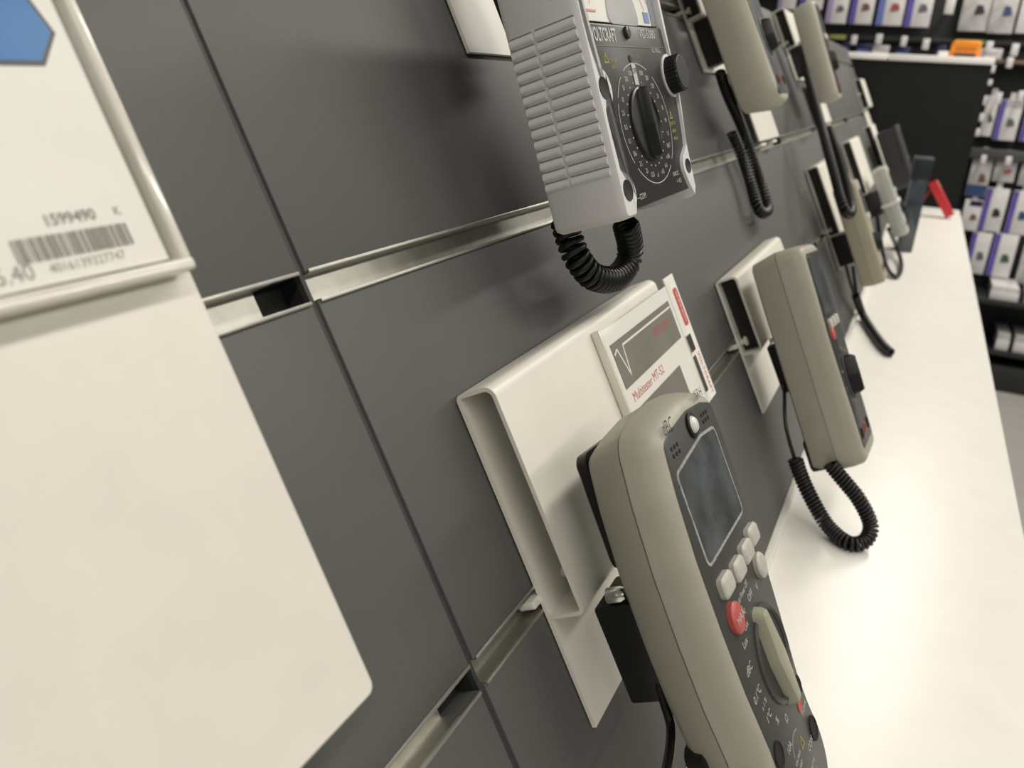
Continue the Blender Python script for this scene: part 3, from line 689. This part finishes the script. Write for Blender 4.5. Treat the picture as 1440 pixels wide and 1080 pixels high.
# ------------------------------------------------------------------ black holders with security cords
def holder(label, x, z, yb, yf, w_=0.034, h=0.062, screw=True):
    o = thing('security_holder', label, 'holder', pose(x, 0, z))
    box('block', (0, w_, yf + 0.0006, yb, -h, 0), M_BLACK, o, bev=0.0015)
    if screw:
        lathe('screw', [(0, -0.006), (0.003, -0.0055), (0.0042, -0.003), (0.0042, 0.004), (0, 0.004)], (0.004, (yb + yf) / 2, 0.004), M_SILVER, o, 14)
    return o
h1 = holder('black security block with steel screw behind scratched-screen beige multimeter', 0.0700, -0.0195, -0.0238, -0.0498, h=0.054)

h2 = holder('black security block and coiled cord of white ribbed analogue multimeter', 0.226, 0.345, -0.0238, -0.0520, h=0.075)
wire('cable', [(0.016, -0.04, -0.074), (0.004, -0.036, -0.11), (-0.018, -0.032, -0.142)], 0.0022, M_CORD, h2)
h3 = holder('black security block and coiled cord looping onto the white counter', 0.560, -0.0195, -0.0238, -0.0418, h=0.050)
o3 = (0.560, 0, -0.0195)
def shelf_pt(px, py, up=0.008):
    """photo pixel of a cord lying on the counter -> board coordinates relative to o3"""
    d = Vector([(px - 720) / F_PX * RW[0][i] + (py - 540) / F_PX * RW[1][i] + RW[2][i] for i in range(3)])
    p = CAM + d * ((ZS + up - CAM.z) / d.z)
    return P2W.inverted() @ p
def on_board(px, py, y):
    d = P2W.inverted() @ Vector([(px - 720) / F_PX * RW[0][i] + (py - 540) / F_PX * RW[1][i] + RW[2][i] for i in range(3)])
    c = P2W.inverted() @ CAM
    return c + d * ((y - c.y) / d.y)
def rel3(ps, o): return [tuple(p - Vector(o)) for p in ps]
coil('coiled_cord', rel3([on_board(793, 310, -0.034), on_board(802, 340, -0.034), on_board(813, 365, -0.034), on_board(834, 389, -0.034), on_board(863, 392, -0.035), on_board(882, 372, -0.038), on_board(886, 345, -0.044), on_board(880, 315, -0.052)], (0.226, 0, 0.345)), 0.0066, 0.0020, 0.0046, M_CORD, h2, per=12)
wire('cable', rel3([on_board(926, 960, -0.042), on_board(933, 985, -0.042), on_board(943, 1020, -0.043), on_board(942, 1055, -0.046), on_board(934, 1100, -0.050)], (0.0700, 0, -0.0195)), 0.0024, M_CORD, h1)
PI = P2W.inverted()
cp = [PI @ unproject_x(*q) for q in ((1118, 645, 0.50), (1126, 668, 0.50), (1140, 699, 0.498), (1163, 738, 0.494), (1192, 763, 0.478), (1216, 761, 0.485), (1224, 738, 0.497), (1208, 703, 0.50), (1184, 673, 0.50), (1167, 652, 0.50))]
coil('coiled_cord', rel3(cp, o3), 0.0058, 0.0017, 0.0037, M_CORD, h3, per=12)
wire('cable', rel3([on_board(1103, 540, -0.034), on_board(1104, 590, -0.031), on_board(1110, 620, -0.030), PI @ unproject_x(1118, 647, 0.50)], o3), 0.0018, M_CORD, h3)
h4 = holder('black security block with white button and long cord of pale rounded meter', 0.835, 0.341, -0.0038, -0.0380, h=0.056, screw=False)
o4 = (0.835, 0, 0.341)
lathe('button', [(0, -0.004), (0.005, -0.003), (0.0065, 0.0), (0.0065, 0.004), (0, 0.004)], (0.002, -0.030, -0.018), M_RUBBER, h4, 16)
coil('coiled_cord', rel3([on_board(1012, 100, -0.030), on_board(1022, 130, -0.026), on_board(1041, 174, -0.020), on_board(1063, 235, -0.018), on_board(1077, 278, -0.018), on_board(1080, 294, -0.018), on_board(1073, 300, -0.018), on_board(1064, 290, -0.017), on_board(1055, 258, -0.016), on_board(1041, 215, -0.016), on_board(1029, 187, -0.016)], o4), 0.0050, 0.0018, 0.0042, M_CORD, h4, per=10)
h5 = holder('black security block and thick draped cord of pale flat meter', 1.62, 0.341, -0.0038, -0.0430, h=0.058)
o5 = (1.62, 0, 0.341)
coil('coiled_cord', rel3([on_board(1134, 100, -0.040), on_board(1141, 125, -0.045), on_board(1150, 158, -0.052), on_board(1161, 200, -0.062), on_board(1173, 245, -0.068), on_board(1184, 285, -0.070), on_board(1189, 298, -0.070), on_board(1195, 301, -0.070), on_board(1197, 290, -0.070), on_board(1188, 250, -0.069), on_board(1176, 210, -0.066), on_board(1166, 180, -0.060)], o5), 0.0056, 0.0022, 0.0052, M_CORD, h5, per=10)
h6 = holder('black security block and thick cord lying on counter below tan meter', 1.330, -0.0195, -0.0038, -0.0400, w_=0.05, h=0.056, screw=False)
o6 = (1.330, 0, -0.0195)
wire('cable', rel3([on_board(1190, 375, -0.025), on_board(1196, 398, -0.020), on_board(1204, 420, -0.018)], o6), 0.0030, M_CORD, h6)
wire('cable', rel3([on_board(1199, 375, -0.030), on_board(1202, 395, -0.024), on_board(1205, 420, -0.018)], o6), 0.0030, M_CORD, h6)
coil('coiled_cord', rel3([on_board(1203, 415, -0.020), shelf_pt(1212, 440, 0.014), shelf_pt(1222, 458), shelf_pt(1235, 477), shelf_pt(1244, 488), shelf_pt(1253, 496)], o6), 0.0052, 0.0022, 0.0040, M_CORD, h6, per=10)
h7 = holder('black security block and cord loop under light grey meter', 2.02, -0.0195, -0.0038, -0.0410, w_=0.05, h=0.06, screw=False)
o7 = (2.02, 0, -0.0195)
wire('cord_loop', rel3([on_board(1233, 300, -0.03), shelf_pt(1240, 350, 0.02), shelf_pt(1247, 375, 0.012), shelf_pt(1256, 388, 0.008), shelf_pt(1265, 385, 0.008), shelf_pt(1267, 368, 0.012), shelf_pt(1260, 345, 0.03), on_board(1250, 322, -0.055)], o7), 0.0052, M_CORD, h7)

# ------------------------------------------------------------------ things standing on the counter
bc = thing('dark_blue_carton', 'tall dark blue carton with black cap standing on white counter', 'carton', Matrix.Translation((2.175, -0.137, ZS + 0.0004)) @ Matrix.Rotation(R(4), 4, 'Z'))
box('lower_sleeve', (-0.03, 0.03, -0.020, 0.020, 0, 0.185), mat('slate_blue_sleeve', (0.045, 0.060, 0.075), 0.22, noise=0.35, nscale=30, coat=0.5), bc, bev=0.002)
box('upper_sleeve', (-0.031, 0.031, -0.0235, 0.0235, 0.185, 0.234), mat('navy_sleeve', (0.006, 0.012, 0.020), 0.5, noise=0.2, nscale=40), bc, bev=0.002)
box('lid', (-0.031, 0.031, -0.0235, 0.0235, 0.2345, 0.241), mat('slate_lid', (0.07, 0.09, 0.11), 0.3, noise=0.1), bc, bev=0.002)
rd = thing('red_tester', 'red handheld tester propped up leaning on white counter', 'tester', Matrix.Translation((2.93, -0.258, ZS + 0.009)) @ Matrix.Rotation(R(-36), 4, 'X'))
slab('body', rpoly([(-0.018, 0), (0.018, 0), (0.018, 0.13), (-0.018, 0.13)], 0.006, 4), [(0.014, 0.002), (0.012, 0), (-0.012, 0), (-0.015, 0.003)], mat('red_plastic', (0.50, 0.018, 0.025), 0.4, noise=0.05), rd)
slab('yellow_mark', rpoly([(-0.010, 0.10), (0.010, 0.10), (0.010, 0.125), (-0.010, 0.125)], 0.002, 2), [(-0.0145, 0), (-0.0158, 0)], M_YPRINT, rd)
bm = bmesh.new(); add_box(bm, -0.014, 0.014, -0.003, 0.003, -0.088, 0.0, 0.001)
leg = finish('rear_prop', bm, mat('dark_red_prop', (0.2, 0.01, 0.012), 0.5, noise=0.1), rd)
leg.matrix_basis = Matrix.Translation((0, 0.012, 0.112)) @ Matrix.Rotation(R(58), 4, 'X')

# ------------------------------------------------------------------ black end panel with white top
ep = thing('end_panel', 'matt black end panel with white top edge closing the display counter', 'panel', Matrix.Translation((3.26, 0, -1.05)))
rel(box('board', (3.242, 3.32, -0.2875, 0.36, -1.05, 0.338), mat('matt_black_board', (0.008, 0.0085, 0.008), 0.75, noise=0.1, nscale=20, spec=0.2), bev=0.001), ep)
rel(box('top_edge', (3.236, 3.60, -0.292, 0.050, 0.3385, 0.361), mat('bright_white_edge', (0.9, 0.89, 0.86), 0.3, noise=0.01), bev=0.003), ep)
rel(box('top_edge', (3.236, 3.60, 0.054, 0.40, 0.3385, 0.361), mat('bright_white_edge', (0.9, 0.89, 0.86), 0.3), bev=0.003), ep)
p = unproject_x(1355, 82, 3.30)
og = thing('orange_case', 'small orange plastic case with feet on white top of black panel', 'case', Matrix.Translation((3.33, p.y, 0.3612)))
ocm = mat('orange_plastic', (0.80, 0.26, 0.015), 0.45, noise=0.06, nscale=40)
def yz_slab(name, outline, x0, x1, material, parent, bev=0.004):
    o = slab(name, outline, [(0, bev), (-bev, 0), (-(x1 - x0) + bev, 0), (-(x1 - x0), bev)], material, parent)
    o.matrix_basis = Matrix.Translation((x1, 0, 0)) @ Matrix.Rotation(R(-90), 4, 'Z')
    return o
yz_slab('shell', rpoly([(-0.050, 0.0), (-0.038, 0.0), (-0.036, 0.014), (0.036, 0.014), (0.038, 0.0), (0.050, 0.0), (0.048, 0.044), (0.040, 0.056), (-0.040, 0.056), (-0.048, 0.044)], 0.005, 4), -0.03, 0.03, ocm, og)
yz_slab('front_recess', rpoly([(-0.032, 0.018), (0.034, 0.018), (0.034, 0.036), (-0.032, 0.036)], 0.004, 3), -0.0325, -0.027, mat('dark_orange', (0.55, 0.15, 0.01), 0.5, noise=0.1), og, bev=0.001)
box('paper_slip', (-0.035, -0.01, 0.052, 0.085, 0.0, 0.018), M_PAPER, og, bev=0.001)

# ------------------------------------------------------------------ shop floor, ceiling, racks behind
fl = box('floor', (-3, 9, -5, 3, -1.10, -1.05), mat('grey_vinyl_floor', (0.34, 0.33, 0.31), 0.4, noise=0.06, nscale=8)); fl['kind'] = 'structure'
ce = box('ceiling', (-3, 9, -5, 3, 1.90, 1.95), mat('white_ceiling', (0.8, 0.79, 0.76), 0.8, noise=0.02, nscale=8)); ce['kind'] = 'structure'

XB = 4.30
rk = thing('product_rack', 'tall black shop rack filled with hanging blister packs', 'rack', Matrix.Translation((XB, 0, -1.05)))
rel(box('back_board', (XB + 0.02, XB + 0.06, -2.0, 2.4, -1.05, 1.5), M_BKMET), rk)
def bgr(px0, py0, px1, py1, x):
    a = unproject_x(px0, py0, x); b = unproject_x(px1, py1, x)
    return a, b
for py in (520,):
    a = unproject_x(1420, py, XB)
    rel(box('plinth', (XB - 0.30, XB + 0.02, -2.0, 2.4, -1.05, -0.93), M_BKMET, bev=0.003), rk)
for z, d in ((0.470, 0.03), (-0.005, 0.03), (-0.63, 0.30), (-0.86, 0.30)):
    rel(box('shelf_board', (XB - d, XB + 0.02, -2.0, 2.4, z - 0.022, z), M_BKMET, bev=0.002), rk)
rel(box('shelf_rail', (XB - 0.086, XB - 0.072, -0.9, -0.30, -0.035, 0.012), mat('grey_shelf_rail', (0.075, 0.075, 0.08), 0.4, noise=0.1), bev=0.002), rk)

PKW = mat('pack_white', (0.70, 0.68, 0.68), 0.35, noise=0.06, nscale=30, coat=0.3)
PKG = mat('pack_clear_grey', (0.50, 0.48, 0.48), 0.25, noise=0.2, nscale=25, coat=0.6)
PUR = mat('pack_purple', (0.115, 0.085, 0.36), 0.4, noise=0.15, nscale=40)
BLU = mat('pack_blue', (0.13, 0.17, 0.45), 0.4, noise=0.15, nscale=40)
NAV = mat('pack_navy', (0.012, 0.013, 0.06), 0.4, noise=0.1)
LIL = mat('pack_lilac', (0.35, 0.28, 0.48), 0.4, noise=0.15, nscale=40)
ITM = {'grey': mat('item_grey', (0.12, 0.12, 0.13), 0.5, noise=0.3, nscale=60), 'red': mat('item_red', (0.35, 0.08, 0.06), 0.5, noise=0.3, nscale=60),
       'brown': mat('item_brown', (0.16, 0.08, 0.045), 0.5, noise=0.3, nscale=60), 'black': mat('item_black', (0.02, 0.02, 0.025), 0.5, noise=0.3, nscale=60),
       'blue': mat('item_blue', (0.03, 0.06, 0.16), 0.5, noise=0.3, nscale=60), 'green': mat('item_green', (0.05, 0.10, 0.06), 0.5, noise=0.3, nscale=60)}
PINK = mat('pack_pink', (0.55, 0.30, 0.30), 0.5, noise=0.1)
def pack(px0, px1, py0, py1, base, stripe, item, label, head=None, group='packs hanging on the black rack', foot=None, depth=0.03):
    cx = (px0 + px1) / 2; c = unproject_x(cx, (py0 + py1) / 2, XB - 0.05)
    k = (unproject_x(cx + 1, (py0 + py1) / 2, XB - 0.05) - c).length
    kv = (unproject_x(cx, (py0 + py1) / 2 + 1, XB - 0.05) - c).length
    W = (px1 - px0) * k * 0.95; H = (py1 - py0) * kv * 0.97
    o = thing('product_pack', label, 'pack', Matrix.Translation((XB - 0.05, c.y, c.z - H / 2)) @ Matrix.Rotation(R(-90), 4, 'Z'), group)
    # local x runs to the right as seen from the aisle, -y faces the aisle
    y = -depth / 2
    box('pack_body', (-W / 2, W / 2, y, depth / 2, 0, H), base, o, bev=0.002)
    if stripe: rect('side_stripe', -W / 2 + 0.001, -W / 2 + W * 0.26, 0.002, H - 0.002, y, stripe, o, 0.0012)
    if head: rect('header_band', -W / 2 + W * 0.28, W / 2 - 0.002, H * 0.80, H - 0.003, y, head, o, 0.0012)
    if foot: rect('foot_band', -W / 2 + 0.002, W / 2 - 0.002, 0.002, H * 0.28, y, foot, o, 0.0012)
    if item:
        s = W * 0.2; ix = W * 0.12
        slab('product_picture', rot2(rpoly([(ix - s, H * 0.36), (ix + s, H * 0.34), (ix + s * 0.8, H * 0.52), (ix - s * 0.3, H * 0.56)], s * 0.3, 3), ix, H * 0.44, R(15)), [(y, 0), (y - 0.004, 0.001)], ITM[item], o)
    box('hang_tab', (-0.012, 0.012, -0.002, 0.002, H, H + 0.03), base, o)
    return o
def gp(s): return s + ' on the black rack'
pack(1163, 1194, -14, 34, PKW, LIL, 'grey', gp('white pack with lilac stripe and grey item'))
pack(1197, 1231, -20, 35, PKW, PUR, 'brown', gp('white pack with deep purple stripe and brown item'))
pack(1235, 1274, -22, 37, PKW, BLU, 'red', gp('white pack with blue stripe and red item'))
pack(1275, 1313, -22, 39, PKW, PUR, 'grey', gp('white pack with deep purple stripe and grey item, top row'))
pack(1352, 1394, -24, 45, PKG, None, 'black', gp('clear grey blister with pink header and black item'), head=PINK)
pack(1393, 1432, -24, 48, PKG, None, 'blue', gp('clear grey blister with pink header and blue item'), head=PINK)
pack(1434, 1470, -24, 48, PKW, None, 'brown', gp('white pack with brown item beside the clear blisters'))
pack(1126, 1160, -26, 14, PKW, PUR, None, gp('plain white pack with purple stripe, above top edge of board'))
pack(1096, 1122, -28, 14, PKW, LIL, None, gp('plain white pack with lilac stripe, above top edge of board'))
pack(1060, 1092, -40, -4, PKW, BLU, 'red', gp('white pack with blue stripe and red item, highest'))
pack(1382, 1400, 134, 192, PKW, None, 'green', gp('narrow white pack above the grey shelf rail'))
pack(1400, 1434, 140, 198, PKW, PUR, 'grey', gp('white pack with purple stripe above the grey shelf rail'), head=PKG)
pack(1438, 1470, 140, 200, PKW, PUR, 'grey', gp('white pack with purple stripe above the grey shelf rail'), head=PKG)
pack(1362, 1393, 216, 277, PKG, None, 'brown', gp('clear blister with blue foot band under grey shelf rail'), foot=ITM['blue'])
pack(1397, 1430, 220, 256, PKG, None, 'red', gp('small clear blister with pink header under grey shelf rail'), head=PINK)
pack(1433, 1465, 224, 262, PKG, None, 'grey', gp('small clear blister with grey item under grey shelf rail'))
pack(1352, 1379, 280, 324, PKW, None, 'brown', gp('white pack with navy header'), head=NAV)
pack(1380, 1414, 264, 326, PKW, PUR, 'black', gp('white pack with purple stripe and black item'))
pack(1417, 1450, 268, 330, PKW, PUR, 'blue', gp('white pack with purple stripe and blue item'))
pack(1360, 1390, 326, 385, PKW, PUR, 'grey', gp('white pack with purple stripe and grey item, low row'))
pack(1391, 1427, 328, 390, PKW, PUR, 'green', gp('white pack with purple stripe and green item, low row'))
pack(1432, 1460, 345, 400, PKG, None, 'black', gp('clear grey blister with black item, low row'))
# flat plastic trays on the two low shelves
def tray(px0, px1, py0, py1, label, z):
    a = unproject_x(px0, py1, XB - 0.24); b = unproject_x(px1, py1, XB - 0.24)
    h = abs(unproject_x(px0, py0, XB - 0.24).z - a.z)
    o = thing('clear_tray', label, 'tray', Matrix.Translation((XB - 0.15, (a.y + b.y) / 2, z + 0.0005)), 'clear trays on the low shelves')
    W = abs(a.y - b.y) / 2 * 0.95
    box('tray_body', (-0.12, 0.12, -W, W, 0, h * 0.45), PKG, o, bev=0.004)
    box('price_strip', (-0.126, -0.1205, -W, W, 0, h * 0.32), PKW, o, bev=0.001)
    box('lid', (-0.11, 0.11, -W * 0.96, W * 0.96, h * 0.45 + 0.001, h * 0.5), PKW, o, bev=0.002)
tray(1380, 1423, 414, 450, gp('clear tray with white price strip, upper low shelf'), -0.63)
tray(1427, 1470, 420, 460, gp('clear tray with white price strip, upper low shelf'), -0.63)
tray(1390, 1410, 468, 512, gp('narrow clear tray with white price strip, lowest shelf'), -0.86)
tray(1414, 1450, 472, 516, gp('clear tray with white price strip, lowest shelf'), -0.86)
# hooks with white price tags
def hook(px, py, w_=9, h=14, label=gp('black hook with white price tag')):
    c = unproject_x(px, py, XB - 0.16); k = 0.0031
    o = thing('price_hook', label, 'hook', Matrix.Translation((XB, c.y, c.z)), 'price hooks on the black rack')
    bm = bmesh.new(); add_tube(bm, [Vector((-0.0302 if 0.44 < c.z < 0.475 or -0.035 < c.z < 0.004 else -0.1205 if 0.366 < c.z < 0.394 else 0.0195, 0, 0)), Vector((-0.125, 0, 0.002)), Vector((-0.155, 0, 0.004))], 0.003, 6)
    finish('rod', bm, M_BKMET, o)
    box('price_tag', (-0.163, -0.155, -w_ * k / 2, w_ * k / 2, -h * k / 2, h * k / 2), PKW, o, bev=0.002)
for px, py, ww, hh in ((1201, 56, 8, 13), (1236, 55, 9, 14), (1271, 58, 8, 14), (1302, 62, 9, 15), (1391, 66, 9, 15), (1427, 70, 9, 16), (1396, 97, 6, 10), (1392, 116, 6, 8), (1384, 141, 6, 13), (1380, 165, 6, 11), (1374, 186, 6, 11), (1404, 138, 8, 16), (1436, 135, 8, 14), (1383, 224, 7, 12), (1418, 226, 8, 12), (1336, 8, 12, 22), (1420, 88, 8, 14)):
    hook(px, py, ww, hh, gp('white price tag hook ' + ('over the white top edge' if py < 90 and px < 1320 else 'beside the orange case' if py < 90 and px > 1350 else 'between the purple and clear packs' if py < 20 else 'sticking out past the black panel edge' if ww == 6 else 'in front of packs near the grey rail')))
# shelf edge labels and cartons on the rack shelf
for px0, px1, py, lab in ((1167, 1190, 44, gp('yellow green edge label beside the lilac striped pack')), (1347, 1388, 48, gp('yellow green edge label under the clear blister'))):
    a = unproject_x(px0, py, XB - 0.055); b = unproject_x(px1, py, XB - 0.055); c = (a + b) / 2
    o = box('edge_label', (-0.003, 0.0, -abs(a.y - b.y) / 2, abs(a.y - b.y) / 2, -0.010, 0.010), mat('yellow_green_label', (0.33, 0.36, 0.10), 0.5, noise=0.1), bev=0.001)
    o.matrix_world = Matrix.Translation((XB - 0.0305, c.y, 0.459)); tag(o, lab, 'label')
rel(box('lower_shelf_board', (XB - 0.12, XB + 0.02, -2.0, 2.4, 0.372, 0.388), mat('brown_shelf', (0.16, 0.10, 0.07), 0.5, noise=0.2, nscale=10), bev=0.002), rk)
for px0, px1, hh, mt_, lab in ((1206, 1226, 0.045, NAV, 'navy carton on the brown rack shelf'), (1228, 1252, 0.04, PKG, 'grey blister lying on the brown rack shelf'), (1262, 1282, 0.035, NAV, 'low navy carton on the brown rack shelf'), (1186, 1196, 0.05, NAV, 'narrow navy carton on the brown rack shelf'), (1318, 1332, 0.05, NAV, 'navy carton behind the orange case'), (1380, 1412, 0.045, PKG, 'grey blister lying beside the orange case')):
    a = unproject_x(px0, 64, XB - 0.06); b = unproject_x(px1, 64, XB - 0.06)
    o = thing('rack_carton', lab, 'carton', Matrix.Translation((XB - 0.06, (a.y + b.y) / 2, 0.3885)))
    W = abs(a.y - b.y) / 2
    box('carton_body', (-0.03, 0.03, -W, W, 0, hh), mt_, o, bev=0.002)
    box('carton_flap', (-0.0312, -0.0302, -W * 0.9, W * 0.9, hh * 0.1, hh * 0.4), PKW if mt_ is PKG else BLU, o)
